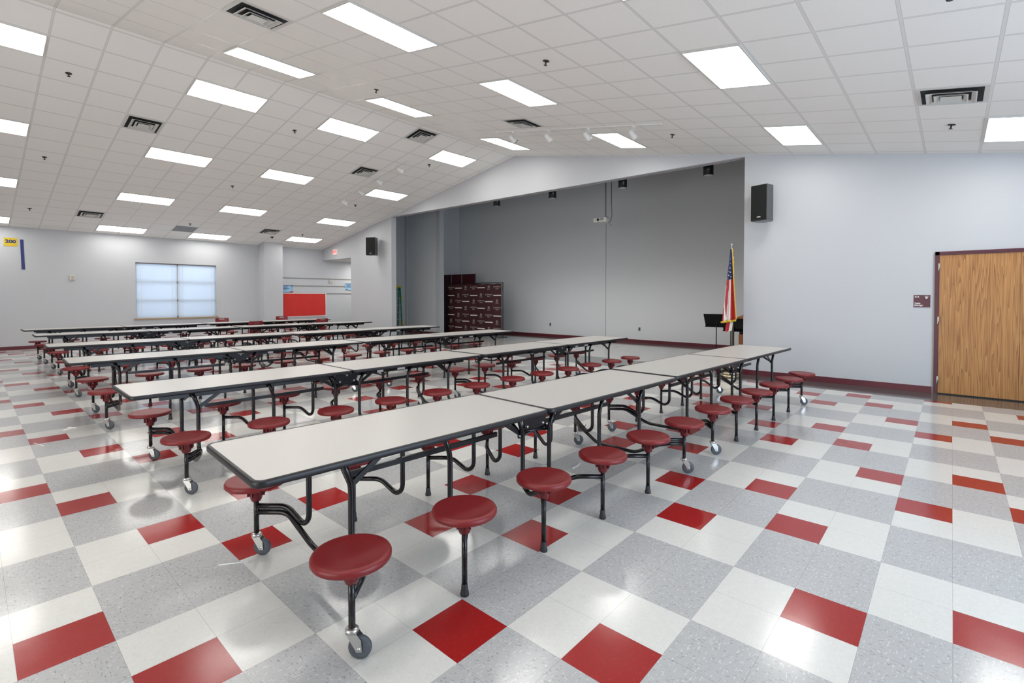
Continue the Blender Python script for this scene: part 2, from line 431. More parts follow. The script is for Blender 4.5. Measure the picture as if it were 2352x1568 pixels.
# baseboards
def base(name, parts, h=0.10):
    bm = BM()
    for (x0, x1, y0, y1) in parts: box(bm, x0, x1, y0, y1, 0.0, h)
    struct(name, bm, M['maroon_base'])
base('baseboard_stage_side', [(XW-.012, XW, -1.28, Y_OPR), (XW-.012, XW, Y_OPL, Y_AL), (XW-.012, XW, YB, -3.2), (XW-.012, W2, Y_OPR, Y_OPR+.012), (XW-.012, W2, Y_OPL-.012, Y_OPL)])
base('baseboard_left', [(XB, 5.93, YL-.012, YL), (6.63, 12.5, YL-.012, YL), (5.92, 5.93, 17.89, YL), (5.92, 6.64, 17.888, 17.9)])
base('baseboard_stage_back', [(XS-.012, XS, -1.2, 15.07), (10.948, 10.96, 13.65, 16.12), (11.15, XS, 15.058, 15.07)])

# ------------------------------------------------------------------ window and blinds
bm = BM()
y = YL+0.15
for (x0, x1, z0, z1) in ((WX0, WX1, WZ0, WZ0+.05), (WX0, WX1, WZ1-.05, WZ1), (WX0, WX0+.05, WZ0, WZ1), (WX1-.05, WX1, WZ0, WZ1), (3.26, 3.33, WZ0, WZ1),
                         (WX0, WX1, 1.37, 1.42), (WX0, WX1, 1.99, 2.04)):
    box(bm, x0, x1, y-.03, y+.03, z0, z1)
win = struct('window_1', bm, M['white_frame'])
bm = BM(); box(bm, WX0, WX1, y-.004, y+.004, WZ0, WZ1); obj('pane', bm, M['glass'], win)
bm = BM(); box(bm, WX0-.06, WX1+.05, YL-.06, YL+.12, WZ0-.035, WZ0); obj('sill', bm, M['sill'], win)
for k, (x0, x1) in enumerate(((WX0+.01, 3.265), (3.30, WX1-.01))):
    t = thing('window_blind', 'closed white horizontal blind over the %s half of the window' % ('left', 'right')[k], 'blind', ((x0+x1)/2, YL+.06, WZ0))
    h = (x1-x0)/2
    bm = BM(); box(bm, -h, h, -.02, .02, WZ1-WZ0-.035, WZ1-WZ0-.002); obj('headrail', bm, M['panel_edge'], t)
    bm = BM(); n = 44; top = WZ1-WZ0-.04
    for i in range(n):
        z = 0.02 + (top-.02)*i/(n-1)
        vs = [bm.verts.new(p) for p in ((-h, -.008, z-.022), (h, -.008, z-.022), (h, .006, z+.021), (-h, .006, z+.021))]
        bm.faces.new(vs)
    obj('slats', bm, M['blind'], t)
    bm = BM()
    for xx in (-h+.14, h-.14): box(bm, xx-.004, xx+.004, -.014, -.010, 0, top)
    obj('ladder_cord', bm, M['white'], t)
    bm = BM(); box(bm, -h, h, -.015, .015, 0.0, 0.018); obj('bottom_rail', bm, M['white'], t)

# ------------------------------------------------------------------ cafeteria tables
SXS = [-1.524, -.914, -.305, .305, .914, 1.524]; SY = .585; ZT = .762; ZS = .452

def seat_bm():
    bm = BM()
    lathe(bm, [(0.0005, ZS-.006), (.10, ZS-.006), (.135, ZS-.003), (.150, ZS), (.160, ZS-.004), (.1645, ZS-.012), (.1645, ZS-.026), (.160, ZS-.033), (.150, ZS-.034), (.06, ZS-.026), (.0005, ZS-.026)], seg=36)
    return bm
def socket_bm():
    bm = BM()
    lathe(bm, [(.060, ZS-.028), (.043, ZS-.048), (.033, ZS-.115), (.026, ZS-.132), (.015, ZS-.134)], seg=16)
    for k in range(8):
        a = 2*PI*k/8; mt = Matrix.Rotation(a, 4, 'Z')
        box(bm, .022, .050, -.002, .002, ZS-.10, ZS-.028, mtx=mt)
    lathe(bm, [(.0005, 0), (.006, 0), (.006, .005), (.0005, .005)], c=(-0.002, -.047, ZS-.06), seg=8, mi=1, axis='Y')
    return bm
def foot_bm():
    bm = BM(); lathe(bm, [(.0225, 0), (.0225, .012), (.018, .03), (.0165, .055), (.0145, .06)], seg=14); return bm
def caster_bm():
    bm = BM()
    R = .049; cx, cy = .023, -.026
    rot = Matrix.Translation((cx, cy, R)) @ Matrix.Rotation(math.radians(-48), 4, 'Z')
    lathe(bm, [(.030, -.0125), (.044, -.0125), (.049, -.007), (.049, .007), (.044, .0125), (.030, .0125)], seg=28, axis='Y', mi=0, mtx=rot)
    lathe(bm, [(.0005, -.010), (.033, -.010), (.033, .010), (.0005, .010)], seg=20, axis='Y', mi=1, mtx=rot)
    lathe(bm, [(.0005, -.022), (.007, -.022), (.007, .022), (.0005, .022)], seg=10, axis='Y', mi=2, mtx=rot)
    for s in (-1, 1):  # fork plates lean from the swivel to the axle
        pts = [(-.055, .062), (-.010, .062), (.010, .035), (.013, -.012), (-.010, -.014), (-.030, .020)]
        for a, b in ((s*.0165, s*.0185),):
            A = [rot @ Vector((p[0], a, p[1])) for p in pts]; B = [rot @ Vector((p[0], b, p[1])) for p in pts]
            va = [bm.verts.new(p) for p in A]; vb = [bm.verts.new(p) for p in B]; n = len(pts)
            fs = [bm.faces.new(va), bm.faces.new(vb[::-1])] + [bm.faces.new((va[i], vb[i], vb[(i+1)%n], va[(i+1)%n])) for i in range(n)]
            for f in fs: f.material_index = 2
    box(bm, -.055, -.010, -.0185, .0185, .060, .064, mi=2, mtx=rot)
    lathe(bm, [(.0005, .110), (.024, .110), (.028, .116), (.028, .124), (.022, .130), (.0005, .131)], seg=18, mi=2)
    return bm

def rr_outline(x0, x1, y0, y1, r, n=5):
    out = []
    for cx_, cy_, a in ((x1-r, y1-r, 0), (x0+r, y1-r, PI/2), (x0+r, y0+r, PI), (x1-r, y0+r, 1.5*PI)):
        for k in range(n+1):
            t = a + PI/2*k/n; out.append((cx_ + r*math.cos(t), cy_ + r*math.sin(t)))
    return out

def top_bm(x0, x1):
    bm = BM(); W = .375; e = .009
    o = rr_outline(x0+e, x1-e, -W+e, W-e, .038)
    prism(bm, o, 2, ZT-.026, ZT); return bm
def edge_bm(x0, x1):
    bm = BM(); W = .375
    prof = [(.0, -.0295), (.010, -.0295), (.0125, -.024), (.0125, -.006), (.009, .0002), (.0, .0010), (-.004, .0008)]  # outward offset, z
    rings = []
    for off, dz in prof:
        e = .009
        rings.append([bm.verts.new((p[0], p[1], ZT+dz)) for p in rr_outline(x0+e-off+.0, x1-e+off, -W+e-off, W-e+off, .038+off)])
    n = len(rings[0])
    for a, b in zip(rings, rings[1:]):
        for k in range(n):
            f = bm.faces.new((a[k], a[(k+1)%n], b[(k+1)%n], b[k])); f.smooth = True
    bm.faces.new(rings[0])
    return bm

def build_table():
    t = thing('cafeteria_table', '', 'table')
    for x0, x1 in ((-1.83, -.004), (.004, 1.83)):
        tp = obj('tabletop', top_bm(x0, x1), M['laminate'], t)
        obj('edge_band', edge_bm(x0, x1), M['edge'], tp)
        bm = BM(); s = 1 if x0 > 0 else -1
        bm.free()
        for yy in (-.225, .225):
            bm = BM(); box(bm, min(s*.13, s*1.62), max(s*.13, s*1.62), yy-.012, yy+.012, ZT-.082, ZT-.034)
            obj('apron', bm, M['black'], t)
    S = obj('x', seat_bm(), M['seat']); K = obj('x', socket_bm(), [M['seat_socket'], M['zinc']]); F = obj('x', foot_bm(), M['rubber']); CA = obj('x', caster_bm(), [M['tyre'], M['rubber'], M['zinc']])
    protos = [S, K, F, CA]
    def inst(src, name, par, loc=(0,0,0)):
        o = bpy.data.objects.new(name, src.data); COL.objects.link(o); o.parent = par; o.location = loc; return o
    for i, sx in enumerate(SXS):
        s = 1 if sx < 0 else -1          # legs stand towards the fold from their stool
        lx = s*.17
        cast = i in (0, 5)
        for sy in (-1, 1):
            bm = BM()
            zb = .125 if cast else .05
            tube(bm, [(0, 0, zb), (0, 0, ZS-.10)], .0145, 12)
            st = obj('stool', bm, M['black'], t); st.location = (sx, sy*SY, 0)
            inst(S, 'seat', st); inst(K, 'seat_socket', st)
            if cast: inst(CA, 'caster', st)
            else: inst(F, 'foot_cap', st)
            # bent leg: post -> arm -> hook -> up to the top
            d = -sy
            bm = BM()
            q = d*.335
            p = [(0, 0, .287), (lx*.75, d*.13, .287), (lx*.97, d*.27, .212), (lx, q, .26), (lx, q, ZT-.16), (lx-s*.05, q*.98, ZT-.036)]
            tube(bm, fillet(p, .045, 4), .0155, 12)
            lg = obj('leg', bm, M['black'], t); lg.location = (sx, sy*SY, 0)
        if i in (0, 2, 3, 5):
            bm = BM()
            yl_ = SY - .335; bm.free()
            if cast:
                bm = BM(); z2 = .252
                p = [(0, -SY, z2), (lx*.75, -SY+.13, z2), (lx*.97, -.20, .13), (lx*.97, .20, .13), (lx*.75, SY-.13, z2), (0, SY, z2)]
                tube(bm, fillet(p, .05, 4), .0155, 12)
                c = obj('stretcher', bm, M['black'], t); c.location = (sx, 0, 0)
            for sy in (-1, 1):
                bm = BM(); tube(bm, [(lx, sy*(yl_-.005), .585), (lx+s*.02, sy*.01, ZT-.036)], .0125, 8)
                c = obj('tie_bar', bm, M['black'], t); c.location = (sx, 0, 0)
    for s in (-1, 1):
        bm = BM(); box(bm, min(s*.14, s*1.24), max(s*.14, s*1.24), -.009, .009, .535, .566)
        obj('crossbar', bm, M['black'], t)
        for yy, a, b in ((-.235, (s*1.345, .585), (s*1.14, ZT-.036)), (.235, (s*1.345, .585), (s*1.14, ZT-.036)), (-.235, (s*.145, .60), (s*.34, ZT-.036)), (.235, (s*.145, .60), (s*.34, ZT-.036))):
            bm = BM(); box(bm, -.004, .004, -.012, .012, 0, 1)
            A = Vector((a[0], yy, a[1])); B = Vector((b[0], yy, b[1])); D = B-A
            mt = Matrix.Translation(A) @ D.to_track_quat('Z', 'Y').to_matrix().to_4x4() @ Matrix.Diagonal((1.2, 1.2, D.length, 1))
            for v in bm.verts: v.co = mt @ v.co
            obj('brace', bm, M['black'], t)
    # folding hardware under the middle seam
    for sy in (-1, 1):
        bm = BM(); yy = sy*.235
        prism(bm, [(-.13, ZT-.036), (.13, ZT-.036), (.10, ZT-.14), (.05, ZT-.17), (-.05, ZT-.17), (-.10, ZT-.14)], 1, yy-.004, yy+.004, 0)
        tube(bm, [(-.11, yy, ZT-.15), (.16, yy, .58)], .010, 8); tube(bm, [(.11, yy, ZT-.15), (-.16, yy, .58)], .010, 8)
        for xx, zz in ((-.08, -.125), (.08, -.125), (0, -.065), (.15, -.175), (-.15, -.175)):
            lathe(bm, [(.0005, -.012), (.010, -.012), (.010, .012), (.0005, .012)], c=(xx, yy, ZT+zz), seg=10, axis='Y', mi=1)
        tube(bm, [(-.045, yy+sy*.02, ZT-.045), (.045, yy+sy*.02, ZT-.045)], .008, 8, mi=1)
        obj('fold_hinge', bm, [M['black'], M['zinc']], t)
    for (x, w) in ((.36, .075), (.62, .10)):
        bm = BM(); box(bm, x, x+w, -.2385, -.237, ZT-.075, ZT-.05); obj('sticker', bm, M['sticker'], t)
    for o in protos: bpy.data.objects.remove(o)
    return t

TABLES = [
 (.975, .858, -.052, ''),
 (4.685, .707, -.046, ''), (1.007, 3.418, -.013, ''), (4.710, 3.353, -.024, ''), (.963, 6.217, -.033, ''), (4.657, 6.131, -.034, ''),
 (1.005, 8.87, -.035, ''), (4.69, 8.72, -.038, ''), (1.08, 11.99, -.008, ''), (4.81, 12.0, -.006, ''), (1.05, 14.39, .017, ''), (4.77, 14.46, .017, '')]
ROWN = ['frontmost row', 'second row', 'third row', 'fourth row', 'fifth row', 'last row by the window']
proto = build_table()
for i, (x, y, a, _) in enumerate(TABLES):
    t = proto if i == 0 else copy_tree(proto)
    t.location = (x, y, 0); t.rotation_euler = (0, 0, a)
    end = 'half away from the stage' if i % 2 == 0 else 'half nearer the stage'
    t['label'] = 'grey folding table with red stools, %s, %s' % (ROWN[i//2], end)
    t['group'] = 'folding cafeteria tables in six rows'

# ------------------------------------------------------------------ red plastic chairs around the last row
def build_chair():
    t = thing('stacking_chair', '', 'chair')
    bm = BM()
    def shell(rows, thick=.006):
        n = 9; g = []
        for (w, y, z, dip) in rows:
            g.append([bm.verts.new((w*(2*k/(n-1)-1), y + dip*(2*k/(n-1)-1)**2*.0, z + dip*((2*k/(n-1)-1)**2))) for k in range(n)])
        return g
    g = shell([(.19, .22, .425, .0), (.205, .20, .445, .01), (.21, .05, .438, .02), (.205, -.12, .432, .025), (.19, -.19, .445, .02)])
    for a, b in zip(g, g[1:]):
        for k in range(8): f = bm.faces.new((a[k], a[k+1], b[k+1], b[k])); f.smooth = True
    s = obj('seat', bm, M['chair'], t); md = s.modifiers.new('s', 'SOLIDIFY'); md.thickness = .008
    bm = BM(); rows = [(.15, -.205, .50), (.17, -.215, .56), (.19, -.235, .64), (.20, -.255, .72), (.20, -.27, .79), (.195, -.275, .815), (.18, -.278, .84)]
    n = 11; g = []
    for (w, y, z) in rows:
        g.append([bm.verts.new((w*(2*k/(n-1)-1), y + .035*((2*k/(n-1)-1)**2), z)) for k in range(n)])
    for r_, (a, b) in enumerate(zip(g, g[1:])):
        for k in range(n-1):
            if r_ == 4 and 3 <= k <= 6: continue      # hand-hold slot
            f = bm.faces.new((a[k], a[k+1], b[k+1], b[k])); f.smooth = True
    s = obj('backrest', bm, M['chair'], t); md = s.modifiers.new('s', 'SOLIDIFY'); md.thickness = .010
    for sx in (-1, 1):
        bm = BM(); tube(bm, fillet([(sx*.19, .20, .425), (sx*.21, .23, .0)], .03), .011, 8); obj('leg', bm, M['zinc'], t)
        bm = BM(); tube(bm, fillet([(sx*.19, .18, .425), (sx*.19, -.16, .425), (sx*.20, -.27, .0)], .05), .011, 8); obj('leg', bm, M['zinc'], t)
        bm = BM(); tube(bm, fillet([(sx*.16, -.15, .43), (sx*.165, -.20, .52), (sx*.175, -.235, .70)], .05), .010, 8); obj('back_frame', bm, M['zinc'], t)
    return t
CH = [(3.86, 15.72, PI, 'red plastic chair right of the window, behind the last row of tables'),
      (3.80, 13.30, .05, 'red plastic chair with hand-hold slot between the last two table rows, near the window'),
      (5.82, 13.42, 0, 'dark red plastic chair between the last two rows, in front of the red paper'),
      (5.75, 15.78, PI-.1, 'red plastic chair under the red paper, only its curved top shows above the table')]
cp = build_chair()
for i, (x, y, a, lab) in enumerate(CH):
    t = cp if i == 0 else copy_tree(cp)
    t.location = (x, y, 0); t.rotation_euler = (0, 0, a); t['label'] = lab; t['group'] = 'red plastic chairs by the last row'

# ------------------------------------------------------------------ ceiling fixtures
def on_ceiling(x, y, drop=0.0):
    left = y > YR; s = SL if left else SR; ang = math.atan(s)
    n = Vector((0, math.sin(ang), -math.cos(ang)))
    return Vector((x, y, cz(y))) + n*drop, (ang, 0, 0)
def yl(k): return 7.58 + .62*(k+.5)
def yr(k): return 7.52 - .62*(k+.5)
XROW = {0: -1.39, 1: 1.66, 2: 4.10, 3: 7.15}
HL, HW = .585, .288
def build_light():
    t = thing('ceiling_light', '', 'light')
    bm = BM(); z0, z1 = -.016, -.001
    box(bm, -.605, .605, -.303, -HW, z0, z1); box(bm, -.605, .605, HW, .303, z0, z1)
    box(bm, -.605, -HL, -HW, HW, z0, z1); box(bm, HL, .605, -HW, HW, z0, z1)
    obj('frame', bm, M['white_frame'], t)
    bm = BM(); box(bm, -HL, HL, -HW, HW, -.010, -.002); obj('diffuser', bm, M['emit'], t)
    return t
ordn = ['first', 'second', 'third', 'fourth', 'fifth']
lights = []
for c, k in enumerate((1, 6, 11, 16)):
    for r in (3, 2, 1, 0):
        kk = 15 if (k == 16 and r == 3) else k
        lights.append((XROW[r], yl(kk), 'lit ceiling panel left of the ridge, %s lengthwise line, %s one from the stage wall' % (ordn[c], ordn[3-r])))
for c, k in enumerate((1, 6, 11)):
    for r in (3, 2, 1, 0):
        lights.append((XROW[r], yr(k), 'lit ceiling panel right of the ridge, %s lengthwise line, %s one from the stage wall' % (ordn[c], ordn[3-r])))
lights.append((XROW[3], yr(15.0), 'lit ceiling panel at the right picture edge, above the oak door'))
lp = build_light()
for i, (x, y, lab) in enumerate(lights):
    t = lp if i == 0 else copy_tree(lp)
    p, rot = on_ceiling(x, y, 0.0); t.location = p; t.rotation_euler = rot; t['label'] = lab; t['group'] = 'rectangular fluorescent ceiling panels'

def build_vent():
    t = thing('ceiling_vent', '', 'vent')
    bm = BM(); a, b = .30, .262
    for (x0, x1, y0, y1) in ((-a, a, -a, -b), (-a, a, b, a), (-a, -b, -b, b), (b, a, -b, b)): box(bm, x0, x1, y0, y1, -.006, -.001)
    obj('frame', bm, M['vent_white'], t)
    bm = BM(); box(bm, -b, b, -b, b, -.004, -.001); obj('backing', bm, M['vent_dark'], t)
    for (ro, ri, z0, z1) in ((.215, .165, -.034, -.008), (.145, .10, -.040, -.012)):
        bm = BM()
        o = [bm.verts.new((sx*ro, sy*ro, z0)) for sx, sy in ((-1,-1),(1,-1),(1,1),(-1,1))]; n_ = [bm.verts.new((sx*ri, sy*ri, z1)) for sx, sy in ((-1,-1),(1,-1),(1,1),(-1,1))]
        q = [bm.verts.new((sx*(ro-.012), sy*(ro-.012), z0-.001)) for sx, sy in ((-1,-1),(1,-1),(1,1),(-1,1))]
        for k in range(4):
            bm.faces.new((o[k], o[(k+1)%4], n_[(k+1)%4], n_[k])); bm.faces.new((o[k], o[(k+1)%4], q[(k+1)%4], q[k]))
        l = obj('louver', bm, M['vent_white'], t); md = l.modifiers.new('s', 'SOLIDIFY'); md.thickness = .003
    bm = BM(); box(bm, -.09, .09, -.09, .09, -.040, -.036); obj('center_plate', bm, M['vent_white'], t)
    return t
vents = [(.745, yr(4), 'square white air vent on the right slope, nearest the camera'), (.745, yl(4), 'square air vent on the left slope, nearer the camera of those above the tables'),
         (.745, yl(14), 'square air vent low on the left slope, above the wall with the thermostat'), (5.625, yl(0), 'square air vent just left of the ridge near the track lights'),
         (5.625, yl(4), 'square air vent beside the left spotlight track'), (5.625, yl(14), 'small looking square air vent above the wall column'),
         (5.625, yr(4), 'square air vent beside the right spotlight track'), (5.625, yr(14), 'square air vent on the far right, near the door wall')]
vp = build_vent()
for i, (x, y, lab) in enumerate(vents):
    t = vp if i == 0 else copy_tree(vp)
    p, rot = on_ceiling(x, y, 0.0); t.location = p; t.rotation_euler = rot; t['label'] = lab; t['group'] = 'square ceiling air vents'
bm = BM(); box(bm, -.30, .30, -.30, .30, -.006, -.001)
g = obj('return_grille', bm, M['grey_panel']); p, rot = on_ceiling(3.185, yl(15), 0); g.location = p; g.rotation_euler = rot
tag(g, 'flat grey perforated square in the ceiling above the window', 'vent')

def spr():
    bm = BM()
    lathe(bm, [(.0005, -.001), (.042, -.001), (.040, -.008), (.018, -.014), (.0005, -.014)], seg=14)
    lathe(bm, [(.0005, -.014), (.010, -.014), (.010, -.05), (.0005, -.05)], seg=8)
    lathe(bm, [(.0005, -.05), (.022, -.052), (.022, -.056), (.0005, -.056)], seg=12)
    return bm
SPR = [(-.475, yl(2), 'left slope above the front tables, nearest the camera'), (-.475, yl(8), 'left slope, left picture side, second in its line'), (-.475, yl(14), 'left slope, low down near the yellow sign'),
       (-.475, yr(2), 'just right of the ridge, closest to the camera'), (3.17, yl(2), 'left slope between the bright panels near the ridge'), (3.17, yl(8), 'middle of the left slope'),
       (3.17, yl(14), 'above the window by the grey grille'), (3.17, yr(2), 'just right of the ridge beside a bright panel'), (3.17, yr(8), 'middle of the right slope'), (3.17, yr(14), 'at the top right picture edge'),
       (6.84, yl(2), 'left slope close to the stage wall peak'), (6.80, yl(8), 'left slope behind the spotlight track'), (6.80, yl(14), 'above the red paper wall'),
       (6.84, yr(2), 'right slope beside the first spotlight'), (6.84, yr(8), 'right slope above the stage opening corner'), (6.84, yr(14), 'right slope between vent and door wall')]
sp0 = None
for i, (x, y, lab) in enumerate(SPR):
    if sp0 is None: o = sp0 = obj('fire_sprinkler', spr(), M['brass_dark'])
    else: o = sp0.copy(); COL.objects.link(o)
    p, rot = on_ceiling(x, y, 0); o.location = p; o.rotation_euler = rot; tag(o, 'small dark ceiling sprinkler, ' + lab, 'sprinkler', 'ceiling fire sprinklers')
t = thing('dome_camera', 'small black dome camera in a white ring above the wall column', 'camera', *[on_ceiling(5.93, 17.15)[0]], rot=on_ceiling(5.93, 17.15)[1])
bm = BM(); lathe(bm, [(.0005, -.001), (.075, -.001), (.072, -.012), (.05, -.02), (.0005, -.02)], seg=20); obj('mount_ring', bm, M['white'], t)
bm = BM(); lathe(bm, [(.048, -.02), (.045, -.04), (.03, -.058), (.0005, -.066)], seg=18); obj('dome', bm, M['black'], t)

# spotlight tracks
def head_bm():
    bm = BM()   # small white cylinder head, axis +Z down the beam
    lathe(bm, [(.0005, -.085), (.028, -.08), (.040, -.06), (.043, .0), (.050, .02), (.056, .05), (.058, .085), (.050, .085), (.045, .05), (.0005, .045)], seg=20)
    return bm
def yoke_bm():
    bm = BM()
    box(bm, -.015, .015, -.03, .03, -.03, 0); tube(bm, [(0, 0, -.02), (0, 0, -.07)], .008, 8)
    tube(bm, fillet([(-.055, 0, -.14), (-.055, 0, -.075), (.055, 0, -.075), (.055, 0, -.14)], .02), .006, 6)
    return bm
for k, (x, ys, ye, heads, lab) in enumerate(((6.10, 5.9, 2.1, (5.40, 4.46, 3.54, 2.61), 'white track with four spotlights on the right slope in front of the stage'),
                                          (6.15, 12.85, 9.16, (12.40, 11.44, 10.50, 9.52), 'white track with four spotlights on the left slope'))):
    c, rot = on_ceiling(x, (ys+ye)/2, 0.0)
    t = thing('track_light', lab, 'light', c, rot=rot, group='ceiling spotlight tracks'); h = abs(ys-ye)/2*1.015
    bm = BM(); box(bm, -.018, .018, -h, h, -.024, -.002); obj('rail', bm, M['white'], t)
    for hy in heads:
        ly = (hy-(ys+ye)/2)*1.015
        o = obj('lamp_head', head_bm(), M['white'], t); o.location = (0, ly, -.165)
        o.rotation_euler = Vector((.75, -.38, -.62)).to_track_quat('Z', 'Y').to_euler()
        # the yoke hangs plumb from the rail and carries the head
        y = obj('yoke', yoke_bm(), M['white'], o)
        y.matrix_parent_inverse = (Matrix.Translation(o.location) @ o.rotation_euler.to_matrix().to_4x4()).inverted()
        y.location = (0, ly, -.022)

# ------------------------------------------------------------------ stage down lights, projector
CY = [(9.416, 'furthest left'), (7.178, 'second from the left'), (4.901, 'third from the left'), (2.70, 'furthest right')]
c0 = None
for y, lab in CY:
    if c0 is None:
        c0 = t = thing('stage_downlight', '', 'light')
        bm = BM(); lathe(bm, [(.0005, 5.95), (.02, 5.95), (.02, 4.86), (.112, 4.85), (.112, 4.39), (.104, 4.385), (.0005, 4.40)], seg=28); obj('housing', bm, M['black'], t)
        bm = BM(); lathe(bm, [(.100, 4.386), (.070, 4.397), (.06, 4.397), (.094, 4.383)], seg=24); obj('reflector', bm, M['zinc'], t)
    else: t = copy_tree(c0)
    t.location = (9.8, y, {9.416: .043, 7.178: -.006, 4.901: -.041, 2.70: -.079}[y]); t['label'] = 'black cylinder downlight over the stage, %s of the four' % lab; t['group'] = 'black cylinder downlights over the stage'
# projector hangs left of centre of the stage
t = thing('projector', 'grey projector hanging on a thin pole over the stage', 'projector', (10.6, 5.95, 3.72))
bm = BM(); box(bm, -.16, .20, -.16, .25, -.075, .06); o = obj('body', bm, M['projector'], t, bevel=.02)
bm = BM(); lathe(bm, [(.0005, -.175), (.035, -.175), (.038, -.16), (.038, -.12), (.0005, -.12)], c=(0, .09, -.005), seg=20, axis='X'); obj('lens', bm, M['black'], t)
bm = BM()
for zz in (-.03, -.012, .006, .024): box(bm, -.163, -.159, -.10, .02, zz, zz+.008)
obj('grille', bm, M['vent_dark'], t)
bm = BM(); lathe(bm, [(.0005, .05), (.09, .05), (.07, .075), (.02, .09), (.013, .11), (.013, 2.279), (.0005, 2.279)], c=(0, -.06, 0), seg=14); obj('ceiling_pole', bm, M['panel_edge'], t)
bm = BM(); tube(bm, fillet([(.02, -.10, -.02), (0, -.2, -.10), (.02, -.26, .05), (.02, -.24, .5), (.02, -.24, 2.27)], .08), .007, 6)
tube(bm, fillet([(.02, -.10, -.05), (0, -.22, -.13), (.0, -.25, -.2)], .05), .005, 6); obj('cable', bm, M['black'], t)

# ------------------------------------------------------------------ speakers
def speaker(x, y, z, rz, w, h, d, lab):
    t = thing('wall_speaker', lab, 'speaker', (x, y, z), rz, 'black loudspeakers on the stage wall')
    # local -X is the grille side
    bm = BM(); prism(bm, [(-d/2, -w/2), (-d/2, w/2), (d*.2, w/2), (d/2, w*.28), (d/2, -w*.28), (d*.2, -w/2)], 2, -h/2, h/2); obj('cabinet', bm, M['spk_side'], t, bevel=.008)
    bm = BM(); box(bm, -d/2-.016, -d/2-.001, -w/2+.006, w/2-.006, -h/2+.02, h/2-.008); obj('grille', bm, M['spk'], t, bevel=.004)
    bm = BM(); box(bm, -d/2-.020, -d/2-.015, -.04, .025, -h/2+.065, -h/2+.08); obj('badge', bm, M['sticker'], t)
    bm = BM(); tube(bm, [(d/2-.02, 0, 0), (d/2+.085, 0, 0)], .02, 8); box(bm, d/2+.04, d/2+.05, -.06, .06, -.08, .08); obj('bracket', bm, M['black'], t)
    return t
speaker(8.235, 1.115, 3.235, math.radians(-14), .30, .66, .30, 'black wall speaker on the wall right of the stage opening')
speaker(8.235, 14.15, 3.335, math.radians(32), .36, .64, .30, 'black wall speaker on the wall left of the stage opening')

# ------------------------------------------------------------------ doors (double oak doors in a maroon frame)
D0, D1 = -1.35, -3.12; DM = -2.235
bm = BM(); ft = .05
for (y0, y1, z0, z1) in ((D0, D0+ft, 0, 2.215), (D1-ft, D1, 0, 2.215), (D1-ft, D0+ft, 2.163, 2.215)): box(bm, XW-.035, XW+.0, y0, y1, z0, z1)
door = struct('door_1', bm, M['maroon_paint'])
for (y0, y1) in ((DM+.002, D0-.003), (D1+.003, DM-.002)):
    bm = BM(); box(bm, XW-.018, XW-.001, y0, y1, .018, 2.160); obj('door_leaf', bm, M['oak'], door)
bm = BM(); box(bm, XW-.016, XW-.0005, D1+.003, D0-.003, .0, .0175); obj('door_gap_shade', bm, M['vent_dark'], door)  # dark strip painted in for the shade below the leaves
for zz in (.22, 1.15, 1.98):
    bm = BM(); tube(bm, [(XW-.04, D0-.002, zz-.055), (XW-.04, D0-.002, zz+.055)], .008, 8); box(bm, XW-.038, XW-.034, D0-.002, D0+.012, zz-.055, zz+.055); obj('hinge', bm, M['hinge'], door)
bm = BM(); lathe(bm, [(.0005, XW-.075), (.02, XW-.075), (.024, XW-.06), (.012, XW-.045), (.012, XW-.03), (.026, XW-.028), (.026, XW-.018), (.0005, XW-.018)], c=(0, DM-.07, 1.0), seg=18, axis='X'); obj('door_knob', bm, M['brass'], door)
# room sign
t = thing('room_sign', 'maroon room sign numbered 314 beside the oak door', 'sign', (XW-.004, -1.148, 1.447))
bm = BM(); box(bm, -.004, .004, -.101, .101, -.098, .098); obj('plate', bm, M['maroon_paint'], t)
RW = (PI/2, 0, -PI/2)
text('number', '314', .036, (-.0055, .062, .066), RW, M['ink_white'], t, bold=.0012)
text('lettering', 'Table', .034, (-.0055, .094, -.036), RW, M['ink_white'], t, bold=.001, align='LEFT')
text('lettering', 'Storage', .034, (-.0055, .094, -.066), RW, M['ink_white'], t, bold=.001, align='LEFT')
bm = BM()
lathe(bm, [(.028, -.0055), (.019, -.0055), (.019, -.0045), (.028, -.0045)], c=(0, 0, 0), seg=20, axis='X')
for v in bm.verts: v.co.z = v.co.z*.6 + .052; v.co.y -= .055
box(bm, -.0056, -.0045, -.080, -.032, .074, .080); box(bm, -.0056, -.0045, -.066, -.046, .045, .062)
obj('emblem', bm, M['ink_white'], t)

# ------------------------------------------------------------------ things on the far left wall (plane YL, facing -Y)
RL = (PI/2, 0, 0)
t = thing('number_sign', 'yellow sign reading 200 high on the far left wall', 'sign', (-.757, YL-.006, 3.078))
bm = BM(); box(bm, -.138, .138, -.003, .005, -.118, .118); obj('panel', bm, M['yellow'], t)
text('number', '200', .13, (0, -.004, .01), RL, M['ink_navy'], t, bold=.006, sx=1.1)
bm = BM(); box(bm, -.035, .035, -.004, .008, -.43, .43)
o = obj('blue_strip', bm, M['blue_tape']); o.location = (-.52, YL-.005, 2.735); o.rotation_euler = (0, math.radians(-1.5), 0); tag(o, 'narrow dark blue vertical strip hanging right of the yellow sign', 'banner')
def wallbox(name, x, z, w, h, lab, cat):
    t = thing(name, lab, cat, (x, YL, z))
    bm = BM(); box(bm, -w/2, w/2, -.05, .004, -h/2, h/2); obj('housing', bm, M['beige'], t, bevel=.008)
    bm = BM()
    for k in (-.25, 0, .25): box(bm, -w*.25, w*.3, -.054, -.049, h*k-.006, h*k+.006)
    obj('face_slots', bm, M['rail'], t)
wallbox('thermostat', .545, 2.11, .13, .15, 'beige wall unit between the blue strip and the window', 'thermostat')
wallbox('alarm_box', 8.90, 2.18, .15, .13, 'small beige alarm box between the upper two wall rails', 'alarm')
